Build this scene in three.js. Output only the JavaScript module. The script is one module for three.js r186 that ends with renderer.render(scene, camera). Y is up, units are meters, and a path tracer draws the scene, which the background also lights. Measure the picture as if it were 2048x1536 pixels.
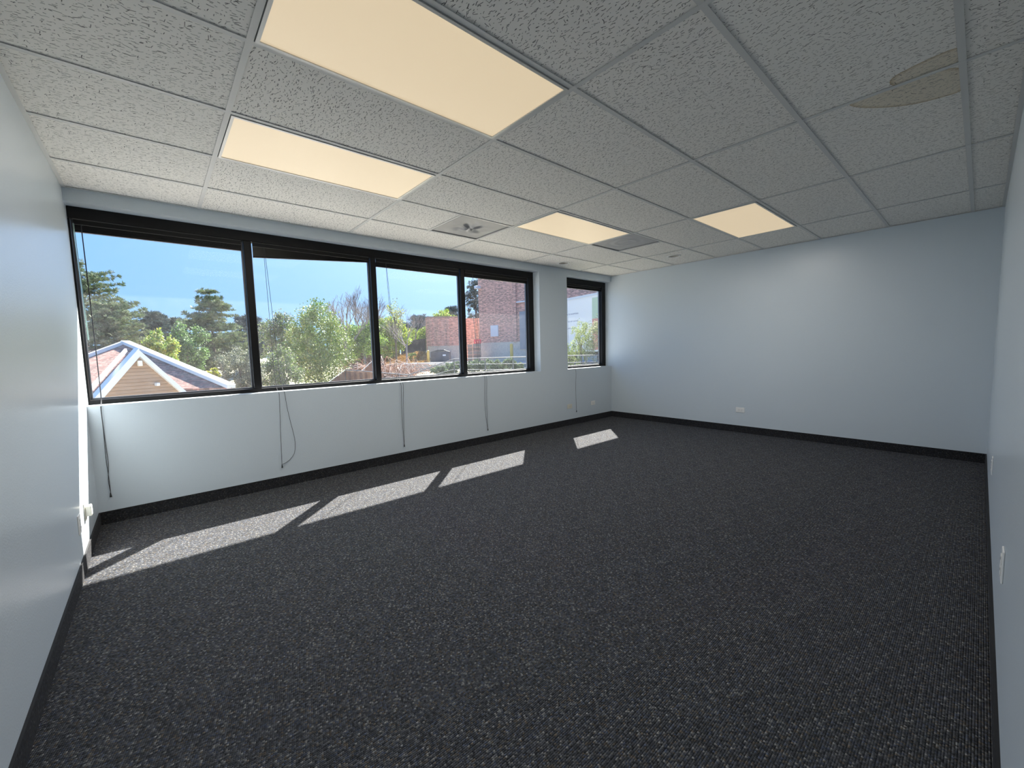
import * as THREE from 'three';
import { RoundedBoxGeometry } from 'three/addons/geometries/RoundedBoxGeometry.js';
import { mergeGeometries } from 'three/addons/utils/BufferGeometryUtils.js';
import { RectAreaLightUniformsLib } from 'three/addons/lights/RectAreaLightUniformsLib.js';
import { ImprovedNoise } from 'three/addons/math/ImprovedNoise.js';

// ---------------------------------------------------------------- camera, sky, sun, exposure
const renderer = new THREE.WebGLRenderer({ antialias: true });
renderer.toneMapping = THREE.LinearToneMapping;
renderer.toneMappingExposure = 1.85;
renderer.shadowMap.enabled = true;
RectAreaLightUniformsLib.init();
const scene = new THREE.Scene();

const FOCAL = 817.266, YAW = 0.8539, PITCH = -0.0853, ROLL = -0.0253;      // focal length in pixels of a 2048 x 1536 frame
const EYE = new THREE.Vector3(0.4009, 1.2522, 4.3333);
const FWD = new THREE.Vector3(Math.cos(PITCH) * Math.cos(YAW), Math.sin(PITCH), -Math.cos(PITCH) * Math.sin(YAW));
const R0 = new THREE.Vector3(Math.sin(YAW), 0, Math.cos(YAW)), U0 = new THREE.Vector3().crossVectors(R0, FWD);
const RIGHT = R0.clone().multiplyScalar(Math.cos(ROLL)).addScaledVector(U0, Math.sin(ROLL));
const UPV = R0.clone().multiplyScalar(-Math.sin(ROLL)).addScaledVector(U0, Math.cos(ROLL));
const camera = new THREE.PerspectiveCamera(2 * Math.atan(768 / FOCAL) * 180 / Math.PI, 2048 / 1536, 0.03, 400);
camera.position.copy(EYE);
camera.quaternion.setFromRotationMatrix(new THREE.Matrix4().makeBasis(RIGHT, UPV, FWD.clone().negate()));
scene.add(camera);

const SUN = new THREE.Vector3(1, 1.35, -1).normalize();
{ // clear summer sky: pale at the horizon, deeper blue overhead, brighter towards the sun
  const w = 1024, h = 512, data = new Float32Array(w * h * 4), d = new THREE.Vector3();
  for (let j = 0; j < h; j++) for (let i = 0; i < w; i++) {
    const el = ((j + 0.5) / h - 0.5) * Math.PI, az = ((i + 0.5) / w - 0.5) * 2 * Math.PI;
    d.set(Math.cos(el) * Math.cos(az), Math.sin(el), Math.cos(el) * Math.sin(az));
    const e = Math.pow(Math.max(0, d.y), 0.62), c = Math.max(0, d.dot(SUN));
    const glow = 0.55 * Math.pow(c, 5) + 2.2 * Math.pow(c, 20), k = (j * w + i) * 4;
    data[k] = 0.22 * (1 - e) + 0.07 * e + glow * 0.86;
    data[k + 1] = 0.39 * (1 - e) + 0.27 * e + glow * 0.94;
    data[k + 2] = 0.58 * (1 - e) + 0.77 * e + glow;
    data[k + 3] = 1;
  }
  const sky = new THREE.DataTexture(data, w, h, THREE.RGBAFormat, THREE.FloatType);
  sky.mapping = THREE.EquirectangularReflectionMapping; sky.magFilter = sky.minFilter = THREE.LinearFilter; sky.needsUpdate = true;
  scene.background = sky;
  scene.backgroundIntensity = 1.0;
}
const sun = new THREE.DirectionalLight(new THREE.Color(1, 0.95, 0.87), 15.5);
sun.position.copy(SUN).multiplyScalar(60); sun.castShadow = true; sun.name = 'sun';
sun.shadow.camera.left = sun.shadow.camera.bottom = -60; sun.shadow.camera.right = sun.shadow.camera.top = 60;
sun.shadow.camera.far = 200; sun.shadow.mapSize.set(4096, 4096);
scene.add(sun, sun.target);
const LAMP_POWER = 3.3;                                                    // of each ceiling light panel

// ---------------------------------------------------------------- helpers
let seed = 1;
function reseed(n) { seed = n >>> 0; }
function rnd() { seed = (seed + 0x6D2B79F5) >>> 0; let t = seed; t = Math.imul(t ^ (t >>> 15), t | 1); t ^= t + Math.imul(t ^ (t >>> 7), t | 61); return ((t ^ (t >>> 14)) >>> 0) / 4294967296; }
const rr = (a, b) => a + (b - a) * rnd();
const gauss = () => (rnd() + rnd() + rnd() + rnd() - 2) * 0.9;
const noise = new ImprovedNoise();
const V = (x, y, z) => new THREE.Vector3(x, y, z);
const lin = (r, g, b) => new THREE.Color().setRGB(r, g, b);
const taken = new Map();
function numbered(name) { const n = taken.get(name) || 0; taken.set(name, n + 1); return n ? name + '_' + String(n).padStart(3, '0') : name; }
function fin(o) { o.traverse((m) => { if (m.isMesh) { m.castShadow = true; m.receiveShadow = true; } }); return o; }
function mesh(name, geo, mat, parent) { const m = new THREE.Mesh(Array.isArray(geo) ? mergeGeometries(geo.map((g) => g.index ? g.toNonIndexed() : g)) : geo, mat); m.name = name; m.castShadow = m.receiveShadow = true; parent.add(m); return m; }
function thing(name, label, category, pos = [0, 0, 0], group) {
  const o = new THREE.Group(); o.name = numbered(name); o.position.set(...pos); o.userData = { label, category }; if (group) o.userData.group = group; scene.add(o); return o;
}
function single(name, label, category, geo, mat, group) { const m = mesh(numbered(name), geo, mat, scene); m.userData = { label, category }; if (group) m.userData.group = group; return m; }
function struct(name, label, category, geo, mat) { const m = geo ? mesh(name, geo, mat, scene) : new THREE.Group(); m.name = name; m.userData = { label, category, kind: 'structure' }; if (!geo) scene.add(m); return m; }
// box from (x0,y0,z0) to (x1,y1,z1) with uv in metres
function bx(x0, y0, z0, x1, y1, z1) {
  const g = new THREE.BoxGeometry(x1 - x0, y1 - y0, z1 - z0); g.translate((x0 + x1) / 2, (y0 + y1) / 2, (z0 + z1) / 2); return metreUV(g);
}
function metreUV(g) {
  const p = g.attributes.position, n = g.attributes.normal, uv = new Float32Array(p.count * 2);
  for (let i = 0; i < p.count; i++) {
    const ax = Math.abs(n.getX(i)), ay = Math.abs(n.getY(i)), az = Math.abs(n.getZ(i));
    if (ay >= ax && ay >= az) { uv[2 * i] = p.getX(i); uv[2 * i + 1] = p.getZ(i); }
    else if (ax >= az) { uv[2 * i] = p.getZ(i); uv[2 * i + 1] = p.getY(i); }
    else { uv[2 * i] = p.getX(i); uv[2 * i + 1] = p.getY(i); }
  }
  g.setAttribute('uv', new THREE.BufferAttribute(uv, 2)); return g;
}
function rb(x0, y0, z0, x1, y1, z1, r = 0.004) { const g = new RoundedBoxGeometry(x1 - x0, y1 - y0, z1 - z0, 1, r); g.translate((x0 + x1) / 2, (y0 + y1) / 2, (z0 + z1) / 2); return g; }
// box whose long axis goes from a to b, w across (horizontally), h tall
function bar(a, b, w, h) {
  const d = b.clone().sub(a), L = d.length(), g = metreUV(new THREE.BoxGeometry(w, h, L));
  const f = d.clone().normalize(), up = Math.abs(f.y) > 0.99 ? V(1, 0, 0) : V(0, 1, 0), r = V(0, 0, 0).crossVectors(up, f).normalize(), u = V(0, 0, 0).crossVectors(f, r);
  g.applyMatrix4(new THREE.Matrix4().makeBasis(r, u, f).setPosition(a.clone().add(b).multiplyScalar(0.5))); return g;
}
function rod(a, b, ra, rbb = ra, seg = 6) {
  const d = b.clone().sub(a), g = new THREE.CylinderGeometry(rbb, ra, d.length(), seg, 1, false);
  g.applyQuaternion(new THREE.Quaternion().setFromUnitVectors(V(0, 1, 0), d.normalize())); g.translate((a.x + b.x) / 2, (a.y + b.y) / 2, (a.z + b.z) / 2); return g;
}
function tube(pts, r, seg = 24, radial = 5) { return new THREE.TubeGeometry(new THREE.CatmullRomCurve3(pts), seg, r, radial, false); }
// wall slab standing on y0 between two ground points
function slab(a, b, y0, y1, t) {
  const L = Math.hypot(b.x - a.x, b.z - a.z), g = metreUV(new THREE.BoxGeometry(L, y1 - y0, t));
  g.rotateY(-Math.atan2(b.z - a.z, b.x - a.x)); g.translate((a.x + b.x) / 2, (y0 + y1) / 2, (a.z + b.z) / 2); return g;
}
// flat polygon with thickness: points in order, off = thickness vector
function plate(pts, off) {
  const n = pts.length, pos = [], tri = (a, b, c) => pos.push(a.x, a.y, a.z, b.x, b.y, b.z, c.x, c.y, c.z), back = pts.map((p) => p.clone().add(off));
  for (let i = 1; i < n - 1; i++) { tri(pts[0], pts[i], pts[i + 1]); tri(back[0], back[i + 1], back[i]); }
  for (let i = 0; i < n; i++) { const k = (i + 1) % n; tri(pts[i], back[i], back[k]); tri(pts[i], back[k], pts[k]); }
  const g = new THREE.BufferGeometry(); g.setAttribute('position', new THREE.Float32BufferAttribute(pos, 3)); g.computeVertexNormals();
  const a = pts[1].clone().sub(pts[0]).normalize(), nn = a.clone().cross(pts[2].clone().sub(pts[0])).normalize(), b = nn.clone().cross(a), uv = [];
  const hx = V(0, 1, 0).cross(nn); if (hx.length() > 0.1) { a.copy(hx.normalize()); b.copy(nn).cross(a); }
  for (let i = 0; i < pos.length; i += 3) { const q = V(pos[i], pos[i + 1], pos[i + 2]); uv.push(q.dot(a), q.dot(b)); }
  g.setAttribute('uv', new THREE.Float32BufferAttribute(uv, 2)); return g;
}
// a pixel of the photograph gives a direction; the distance is chosen from what the thing stands on
function at(px, py, depth) { return EYE.clone().addScaledVector(FWD, depth).addScaledVector(RIGHT, (px - 1024) / FOCAL * depth).addScaledVector(UPV, (768 - py) / FOCAL * depth); }
const horizon = (px) => 720.2 - 0.02525 * (px - 150);
const atY = (px, depth, y) => { const p = at(px, horizon(px), depth); p.y = y; return p; };
const yAt = (px, py, depth) => at(px, py, depth).y;

function canvasTex(w, h, draw, repX = 1, repY = 1, srgb = true) {
  const c = document.createElement('canvas'); c.width = w; c.height = h; draw(c.getContext('2d'), w, h);
  const t = new THREE.CanvasTexture(c); t.wrapS = t.wrapT = THREE.RepeatWrapping; t.repeat.set(repX, repY); t.magFilter = THREE.LinearFilter; if (srgb) t.colorSpace = THREE.SRGBColorSpace; return t;
}
function dataTex(w, h, fn, repX, repY, srgb) {
  const a = new Uint8Array(w * h * 4);
  for (let j = 0; j < h; j++) for (let i = 0; i < w; i++) { const v = fn(i, j), k = (j * w + i) * 4; for (let c = 0; c < 3; c++) a[k + c] = Math.max(0, Math.min(255, Array.isArray(v) ? v[c] : v)); a[k + 3] = 255; }
  const t = new THREE.DataTexture(a, w, h); t.wrapS = t.wrapT = THREE.RepeatWrapping; t.repeat.set(repX, repY); t.magFilter = THREE.LinearFilter; t.minFilter = THREE.LinearMipmapLinearFilter; t.generateMipmaps = true; if (srgb) t.colorSpace = THREE.SRGBColorSpace; t.needsUpdate = true; return t;
}
const std = (o) => new THREE.MeshStandardMaterial(o);

// ---------------------------------------------------------------- materials of the room
const W = 6.5493, D = 4.4227, H = 2.4757, TILE = 0.6096, X0 = 0.775, Z0 = 0.5618;
reseed(11);
const peel = dataTex(512, 512, (() => { const a = new Float32Array(512 * 512); for (let i = 0; i < a.length; i++) a[i] = rnd(); return (i, j) => { let s = 0; for (let y = -1; y < 2; y++) for (let x = -1; x < 2; x++) s += a[((j + y + 512) % 512) * 512 + (i + x + 512) % 512]; return 255 * (s / 9) ; }; })(), 1 / 0.9, 1 / 0.9, false);
const wallPaint = std({ color: lin(0.64, 0.71, 0.765), roughness: 0.3, bumpMap: peel, bumpScale: 0.0007 });
const gridMat = std({ color: lin(0.62, 0.625, 0.615), roughness: 0.5 });

function worms(ctx, w, h, n, along, dark) {      // fissures and pinholes, mostly lined up with one side of the tile
  const k = w / 1024, cols = Math.round(Math.sqrt(2 * n)), rows = Math.round(n / cols);
  for (let i = 0; i < cols * rows; i++) {
    const x = ((i % cols) + rr(-0.15, 1.15)) * w / cols, y = (Math.floor(i / cols) + rr(-0.15, 1.15)) * h / rows, t = rnd();
    const a = along + gauss() * 0.55 + (rnd() < 0.12 ? 1.2 : 0), L = (t < 0.3 ? rr(0.5, 3) : t < 0.78 ? rr(4, 10) : rr(10, 20)) * k, c = gauss() * 0.8, g = dark[0] + rnd() * dark[1];
    ctx.strokeStyle = `rgb(${g},${g - 1},${g - 3})`; ctx.lineWidth = rr(1.1, 2.3) * k;
    for (const ox of [-w, 0, w]) for (const oy of [-h, 0, h]) {
      if (x + ox < -50 || x + ox > w + 50 || y + oy < -50 || y + oy > h + 50) continue;
      ctx.beginPath(); ctx.moveTo(x + ox, y + oy);
      ctx.quadraticCurveTo(x + ox + Math.cos(a) * L * 0.5 - Math.sin(a) * c * L * 0.25, y + oy + Math.sin(a) * L * 0.5 + Math.cos(a) * c * L * 0.25, x + ox + Math.cos(a) * L, y + oy + Math.sin(a) * L); ctx.stroke();
    }
  }
}
function tileDraw(n, along, dark, stain) {
  return (ctx, w, h) => {
    ctx.fillStyle = 'rgb(237,235,230)'; ctx.fillRect(0, 0, w, h);
    for (let i = 0; i < 9000; i++) { const g = 222 + rnd() * 28; ctx.fillStyle = `rgba(${g},${g - 1},${g - 4},0.35)`; ctx.fillRect(rnd() * w, rnd() * h, 2, 2); }
    if (stain) stain(ctx, w, h);
    ctx.lineCap = 'round'; worms(ctx, w, h, n, along, dark);
  };
}
const TU = 2 * TILE, TV = TILE;
reseed(21);
const tileTexA = canvasTex(2048, 1024, tileDraw(2500, 1.45, [84, 60]), 1 / TU, 1 / TV);
reseed(22);
const tileTexB = canvasTex(2048, 1024, tileDraw(2500, 0.12, [84, 60]), 1 / TU, 1 / TV);
// brown water stain with a darker outline, on two neighbouring tiles (own uv 0..1)
const tx = (x, xa) => (x - xa) / (2 * TILE) * 2048, tz = (z, za) => 1024 - (z - za) / TILE * 1024;
function stainPath(pts, xa, za) {
  return (ctx) => {
    const p = pts.map(([x, z]) => [tx(x, xa), tz(z, za)]);
    const path = () => { ctx.beginPath(); const n = p.length; ctx.moveTo((p[0][0] + p[n - 1][0]) / 2, (p[0][1] + p[n - 1][1]) / 2); for (let i = 0; i < n; i++) { const q = p[(i + 1) % n]; ctx.quadraticCurveTo(p[i][0], p[i][1], (p[i][0] + q[0]) / 2, (p[i][1] + q[1]) / 2); } ctx.closePath(); };
    path(); ctx.fillStyle = 'rgba(206,192,166,0.5)'; ctx.fill();
    ctx.save(); path(); ctx.clip();
    for (const [lw, al] of [[70, 0.16], [40, 0.22], [20, 0.3], [8, 0.4]]) { path(); ctx.lineWidth = lw; ctx.strokeStyle = `rgba(158,132,96,${al * 0.8})`; ctx.stroke(); }
    ctx.restore();
  };
}
reseed(23);
const stainTexFar = canvasTex(2048, 1024, tileDraw(2500, 1.45, [84, 60], stainPath([[3.2, 3.82], [3.27, 3.82], [3.39, 3.90], [3.50, 4.02], [3.535, 4.12], [3.55, 4.24], [3.2, 4.24]], X0 + 4 * TILE, Z0 + 5 * TILE)));
reseed(24);
const stainTexNear = canvasTex(2048, 1024, tileDraw(2500, 1.45, [84, 60], stainPath([[3.24, 3.99], [3.12, 3.98], [3.08, 4.08], [3.06, 4.18], [3.08, 4.24], [3.24, 4.24]], X0 + 2 * TILE, Z0 + 5 * TILE)));
const tileMatA = std({ map: tileTexA, roughness: 0.95, bumpMap: tileTexA, bumpScale: 0.002 });
const tileMatB = std({ map: tileTexB, roughness: 0.95, bumpMap: tileTexB, bumpScale: 0.002 });
const tileMatFar = std({ map: stainTexFar, roughness: 0.95 }), tileMatNear = std({ map: stainTexNear, roughness: 0.95 });

// charcoal loop-pile carpet: rows of loops with flecks of grey, blue and brown yarn
reseed(31);
const CP = 1024, loops = 96;
const yarn = []; for (let i = 0; i < loops * loops; i++) { const t = rnd(), v = 0.75 + 0.5 * rnd(); yarn.push(t < 0.10 ? [130 * v, 129 * v, 127 * v] : t < 0.2 ? [76 * v, 82 * v, 97 * v] : t < 0.28 ? [99 * v, 90 * v, 80 * v] : t < 0.45 ? [57 * v, 58 * v, 62 * v] : [83 * v, 84 * v, 88 * v]); }
const loopH = new Float32Array(CP * CP), loopId = new Int32Array(CP * CP);
for (let j = 0; j < CP; j++) for (let i = 0; i < CP; i++) {
  const cell = CP / loops, row = Math.floor(j / cell), pair = row >> 1, sh = (pair % 2) * cell * 0.5 + (row % 2) * cell * 0.3, col = Math.floor((i + sh) / cell) % loops;
  const fx = ((i + sh) % cell) / cell - 0.5, fy = (j % cell) / cell - 0.5, id = row * loops + col, groove = Math.min(1, Math.abs(((j / cell) % 2) - 2 * Math.round(((j / cell) % 2) / 2)) * 2.2);
  loopId[j * CP + i] = id; loopH[j * CP + i] = Math.max(0, 1 - 2.9 * (fx * fx + fy * fy * 0.8)) * (0.75 + 0.25 * Math.sin(id * 12.9898)) * (0.15 + 0.85 * groove);
}
const carpetMap = dataTex(CP, CP, (i, j) => { const k = j * CP + i, y = yarn[loopId[k]]; return y; }, 1 / 0.64, 1 / 0.64, true);
const carpetBump = dataTex(CP, CP, (i, j) => 255 * loopH[j * CP + i], 1 / 0.64, 1 / 0.64, false);
const carpet = std({ map: carpetMap, color: lin(1.0, 1.0, 1.0), bumpMap: carpetBump, bumpScale: 0.012, roughness: 1 });
const baseMat = std({ map: carpetMap, color: lin(0.22, 0.22, 0.23), bumpMap: carpetBump, bumpScale: 0.003, roughness: 0.95 });
const capMat = std({ color: lin(0.012, 0.012, 0.013), roughness: 0.8 });
const bronze = new THREE.MeshPhysicalMaterial({ color: lin(0.006, 0.0055, 0.0055), roughness: 0.45, specularIntensity: 0.45 });
const beadMat = std({ color: lin(0.16, 0.165, 0.18), roughness: 0.4, metalness: 0.6 });
const glass = new THREE.MeshPhysicalMaterial({ color: lin(0.93, 0.95, 0.96), roughness: 0, transmission: 1, thickness: 0, ior: 1.5, specularIntensity: 0.1 });
reseed(33);
const filmAlpha = dataTex(512, 512, (i, j) => 150 + 60 * noise.noise(i / 26, j / 26, 4.2) + 50 * noise.noise(i / 7, j / 7, 8.1) + 60 * (rnd() - 0.5) + (rnd() < 0.004 ? 90 : 0), 1, 1, false);
const dust = new THREE.MeshPhysicalMaterial({ color: lin(0.85, 0.86, 0.88), roughness: 1, transmission: 0.85, thickness: 0, transparent: true, opacity: 0.045, alphaMap: filmAlpha, side: THREE.DoubleSide });
const plasticWhite = std({ color: lin(0.86, 0.86, 0.84), roughness: 0.4 });
const slotMat = std({ color: lin(0.02, 0.02, 0.02), roughness: 0.6 });
const ivory = std({ color: lin(0.72, 0.70, 0.61), roughness: 0.4 });

// ---------------------------------------------------------------- room shell
const SILL = 0.908, HEAD = 2.383, PIER0 = 4.757, PIER1 = 5.37, OUT = -0.25, TOP = 2.95;
struct('floor', 'charcoal loop-pile carpet covering the whole office floor', 'floor', bx(-0.2, -0.2, OUT, W + 0.2, 0, D + 0.2), carpet);
{
  const s = new THREE.Shape(); s.moveTo(-0.2, 0); s.lineTo(W + 0.2, 0); s.lineTo(W + 0.2, TOP); s.lineTo(-0.2, TOP); s.closePath();
  for (const [a, b] of [[0, PIER0], [PIER1, W]]) { const hole = new THREE.Path(); hole.moveTo(a, SILL); hole.lineTo(a, HEAD); hole.lineTo(b, HEAD); hole.lineTo(b, SILL); hole.closePath(); s.holes.push(hole); }
  const g = new THREE.ExtrudeGeometry(s, { depth: -OUT, bevelEnabled: false }); g.translate(0, 0, OUT);
  struct('wall_back', 'pale grey wall with the long strip of windows', 'wall', metreUV(g), wallPaint);
}
struct('wall_left', 'pale blue-grey side wall meeting the long window', 'wall', bx(-0.2, 0, 0, 0, TOP, D + 0.2), wallPaint);
struct('wall_far', 'bare pale blue-grey wall opposite, with one outlet', 'wall', bx(W, 0, 0, W + 0.2, TOP, D + 0.2), wallPaint);
struct('wall_right', 'pale blue-grey wall facing the windows', 'wall', bx(0, 0, D, W, TOP, D + 0.2), wallPaint);
const BH = 0.092, BT = 0.008;
const base = (side, label, body, cap) => { const g = struct('baseboard_' + side, label, 'baseboard'); mesh('carpet_strip', body, baseMat, g); mesh('binding', cap, capMat, g); };
base('back', 'dark carpet base strip under the windows', bx(0, 0, 0, W, BH, BT), bx(0, BH, 0, W, BH + 0.004, BT + 0.001));
base('left', 'dark carpet base strip along the side wall by the window', bx(0, 0, BT, BT, BH, D), bx(0, BH, BT, BT + 0.001, BH + 0.004, D));
base('far', 'dark carpet base strip along the bare wall with the outlet', bx(W - BT, 0, BT, W, BH, D), bx(W - BT - 0.001, BH, BT, W, BH + 0.004, D));
base('right', 'dark carpet base strip along the wall facing the windows', bx(BT, 0, D - BT, W - BT, BH, D), bx(BT, BH, D - BT - 0.001, W - BT, BH + 0.004, D));

// suspended ceiling: tees, wall angle and one mesh per tile
const ceiling = struct('ceiling', 'suspended ceiling of fissured white tiles in a tee grid', 'ceiling');
mesh('deck', bx(-0.2, TOP, OUT, W + 0.2, TOP + 0.2, D + 0.2), std({ color: lin(0.4, 0.4, 0.4), roughness: 0.9 }), ceiling);
const xs = [0], zs = [0];
for (let k = 0; k < 5; k++) xs.push(X0 + k * 2 * TILE); xs.push(W);
for (let k = 0; k < 7; k++) zs.push(Z0 + k * TILE); zs.push(D);
const TW = 0.0125;
for (let i = 1; i < xs.length - 1; i++) mesh('main_tee', bx(xs[i] - TW, H, 0, xs[i] + TW, H + 0.003, D), gridMat, ceiling);
for (let j = 1; j < zs.length - 1; j++) for (let i = 0; i < xs.length - 1; i++) mesh('cross_tee', bx(xs[i] + (i ? TW : 0), H + 0.0003, zs[j] - TW, xs[i + 1] - TW, H + 0.003, zs[j] + TW), gridMat, ceiling);
const AN = 0.020;
mesh('wall_angle', bx(0, H - 0.0005, 0, W, H + 0.002, AN), gridMat, ceiling); mesh('wall_angle', bx(0, H - 0.0005, D - AN, W, H + 0.002, D), gridMat, ceiling);
mesh('wall_angle', bx(0, H - 0.0005, AN, AN, H + 0.002, D - AN), gridMat, ceiling); mesh('wall_angle', bx(W - AN, H - 0.0005, AN, W, H + 0.002, D - AN), gridMat, ceiling);
const LIGHTS = [[1, 4], [1, 2], [3, 2], [4, 4]], VENTS = [[2, 1, 1], [4, 2, 0]];      // cells by column and row; vents take half a cell
const DOWN = [[4, 0, 4.985, 0.281], [5, 2, 5.93, 1.47]];
reseed(41);
function tileMesh(x0, z0, x1, z1, mat, hole) {
  let g;
  if (hole) {
    const s = new THREE.Shape(); s.moveTo(x0, z0); s.lineTo(x1, z0); s.lineTo(x1, z1); s.lineTo(x0, z1); s.closePath();
    const p = new THREE.Path(); p.absarc(hole[0], hole[1], 0.076, 0, Math.PI * 2, true); s.holes.push(p);
    g = new THREE.ExtrudeGeometry(s, { depth: 0.016, bevelEnabled: false, curveSegments: 24 }); g.rotateX(Math.PI / 2); g.translate(0, H + 0.021, 0); metreUV(g);
  } else g = bx(x0, H + 0.005, z0, x1, H + 0.021, z1);
  const uv = g.attributes.uv, ox = rnd() * 3, oz = rnd() * 3, flip = rnd() < 0.5 ? -1 : 1;
  for (let k = 0; k < uv.count; k++) {
    if (mat === tileMatFar || mat === tileMatNear) uv.setXY(k, (uv.getX(k) - x0) / (x1 - x0), (uv.getY(k) - z0) / (z1 - z0));
    else uv.setXY(k, uv.getX(k) * flip + ox, uv.getY(k) + oz);
  }
  const m = mesh('ceiling_tile', g, mat, ceiling); return m;
}
for (let i = 0; i < xs.length - 1; i++) for (let j = 0; j < zs.length - 1; j++) {
  if (LIGHTS.some(([a, b]) => a === i && b === j)) continue;
  const e = 0.0015, x0 = xs[i] + e, x1 = xs[i + 1] - e, z0 = zs[j] + e, z1 = zs[j + 1] - e;
  const mat = i === 3 && j === 6 ? tileMatFar : i === 2 && j === 6 ? tileMatNear : i === 0 ? tileMatB : tileMatA;
  const v = VENTS.find(([a, b]) => a === i && b === j), d = DOWN.find(([a, b]) => a === i && b === j);
  if (v) {
    const xm = xs[i] + TILE; mesh('cross_tee', bx(xm - TW, H + 0.0003, z0, xm + TW, H + 0.003, z1), gridMat, ceiling);
    if (v[2]) tileMesh(x0, z0, xm - e, z1, mat); else tileMesh(xm + e, z0, x1, z1, mat);
  } else tileMesh(x0, z0, x1, z1, mat, d && [d[2], d[3]]);
}

// ---------------------------------------------------------------- windows
function windowStrip(name, label, xa, xb, jambL, jambR, mull) {
  const g = struct(name, label, 'window'), zi = -0.125, zo = -0.215, yb = 0.942, yt = 2.298;
  mesh('frame_head', rb(xa, yt, zo, xb, HEAD, zi), bronze, g);
  mesh('frame_sill', rb(xa, SILL, zo, xb, yb, zi), bronze, g);
  mesh('frame_jamb', rb(xa, yb, zo, xa + jambL, yt, zi), bronze, g);
  mesh('frame_jamb', rb(xb - jambR, yb, zo, xb, yt, zi), bronze, g);
  const edges = [xa + jambL]; for (const m of mull) { mesh('mullion', rb(m - 0.03, yb, zo, m + 0.03, yt, zi), bronze, g); edges.push(m - 0.03, m + 0.03); } edges.push(xb - jambR);
  for (let k = 0; k < edges.length; k += 2) {
    const a = edges[k], b = edges[k + 1];
    for (const [p, q] of [[a, a + 0.012], [b - 0.012, b]]) mesh('glazing_bead', bx(p, yb, -0.203, q, yt, -0.180), beadMat, g);
    mesh('glazing_bead', bx(a + 0.012, yb, -0.203, b - 0.012, yb + 0.012, -0.180), beadMat, g);
    const pane = new THREE.PlaneGeometry(b - a, yt - yb); pane.translate((a + b) / 2, (yb + yt) / 2, -0.195); const pm = mesh('pane', pane, glass, g), film = new THREE.PlaneGeometry(b - a, yt - yb); film.translate((a + b) / 2, (yb + yt) / 2, -0.199); mesh('dust_film', film, dust, pm);
  }
  return edges;
}
const e1 = windowStrip('window_1', 'long dark-framed window of four panes beside the side wall', 0, PIER0, 0.012, 0.095, [1.12, 2.30, 3.485]);
const e2 = windowStrip('window_2', 'narrow dark-framed single-pane window in the corner by the bare wall', PIER1, W, 0.06, 0.10, []);

// ---------------------------------------------------------------- blinds, drawn up, with their cords
const slatMat = new THREE.MeshPhysicalMaterial({ color: lin(0.005, 0.0045, 0.0045), roughness: 0.45, specularIntensity: 0.4 }), railMat = new THREE.MeshPhysicalMaterial({ color: lin(0.006, 0.0055, 0.0055), roughness: 0.4, specularIntensity: 0.4 });
const lipMat = std({ color: lin(0.16, 0.15, 0.14), roughness: 0.4 });
const cordMat = std({ color: lin(0.055, 0.055, 0.06), roughness: 0.8 });
const wandMat = new THREE.MeshPhysicalMaterial({ color: lin(0.7, 0.9, 0.85), roughness: 0.15, transmission: 0.75, thickness: 0.004, ior: 1.45 });
const BG = 'drawn-up venetian blinds';
function blind(label, a, b, botL, botR, cords, tassel, wand) {
  const x0 = a + 0.015, x1 = b - 0.015, zc = -0.152, o = thing('venetian_blind', label, 'blind', [(x0 + x1) / 2, 0, zc], BG), mx = (x0 + x1) / 2, Lh = x1 - x0;
  mesh('headrail', rb(-Lh / 2, 2.256, -0.013, Lh / 2, 2.296, 0.013, 0.003), railMat, o);
  for (const y of [2.2575, 2.2945]) mesh('lip', bx(-Lh / 2, y - 0.0012, 0.0125, Lh / 2, y + 0.0012, 0.0145), lipMat, o);
  const n = 22;
  for (let k = 0; k < n; k++) {
    const t = (k + 0.5) / n, g = new THREE.BoxGeometry(Lh, 0.0016, 0.025, 8, 1, 2), p = g.attributes.position;
    for (let i = 0; i < p.count; i++) { const f = p.getX(i) / Lh + 0.5; p.setY(i, p.getY(i) + (1 - 6400 * p.getZ(i) ** 2) * 0.0015 + (2.256 - t * (2.256 - (botL + (botR - botL) * f) - 0.012))); }
    g.computeVertexNormals(); mesh('slat', g, slatMat, o);
  }
  mesh('bottom_rail', bar(V(-Lh / 2, botL + 0.006, 0), V(Lh / 2, botR + 0.006, 0), 0.026, 0.012), railMat, o);
  for (const c of cords) mesh('lift_cord', tube(c.map(([x, y, z]) => V(x - mx, y, z - zc)), 0.0019, 60), cordMat, o);
  if (tassel) mesh('cord_tassel', new THREE.LatheGeometry([[0.0005, 0.036], [0.003, 0.033], [0.0055, 0.012], [0.007, 0], [0.0005, -0.001]].map(([r, y]) => new THREE.Vector2(r, y)), 10).translate(tassel[0] - mx, tassel[1], tassel[2] - zc), slotMat, o);
  if (wand) mesh('tilt_wand', rod(V(wand[0] - mx, 2.26, 0.03), V(wand[2] - mx, wand[1], 0.032), 0.0045, 0.0045, 6), wandMat, o);
  return o;
}
const drop = (x, pts) => { const w = pts[0][0]; return [[x, 2.262, -0.136], [x + (w - x) * 0.45, 1.7, -0.128], [x + (w - x) * 0.8, 1.15, -0.116], [w, SILL + 0.035, -0.08], [w, SILL + 0.006, -0.03], [w, SILL - 0.012, 0.009], ...pts.slice(1).map(([a, b]) => [a, b, 0.010])]; };
blind('dark blind over the pane beside the side wall, with a clear wand', e1[0], e1[1], 2.203, 2.205, [drop(0.065, [[0.073], [0.074, 0.72], [0.071, 0.49], [0.075, 0.36], [0.076, 0.235]]), drop(0.068, [[0.076], [0.076, 0.7], [0.080, 0.45], [0.071, 0.33], [0.076, 0.235]])], [0.075, 0.203, 0.011], [0.028, 1.40, 0.040]);
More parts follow.
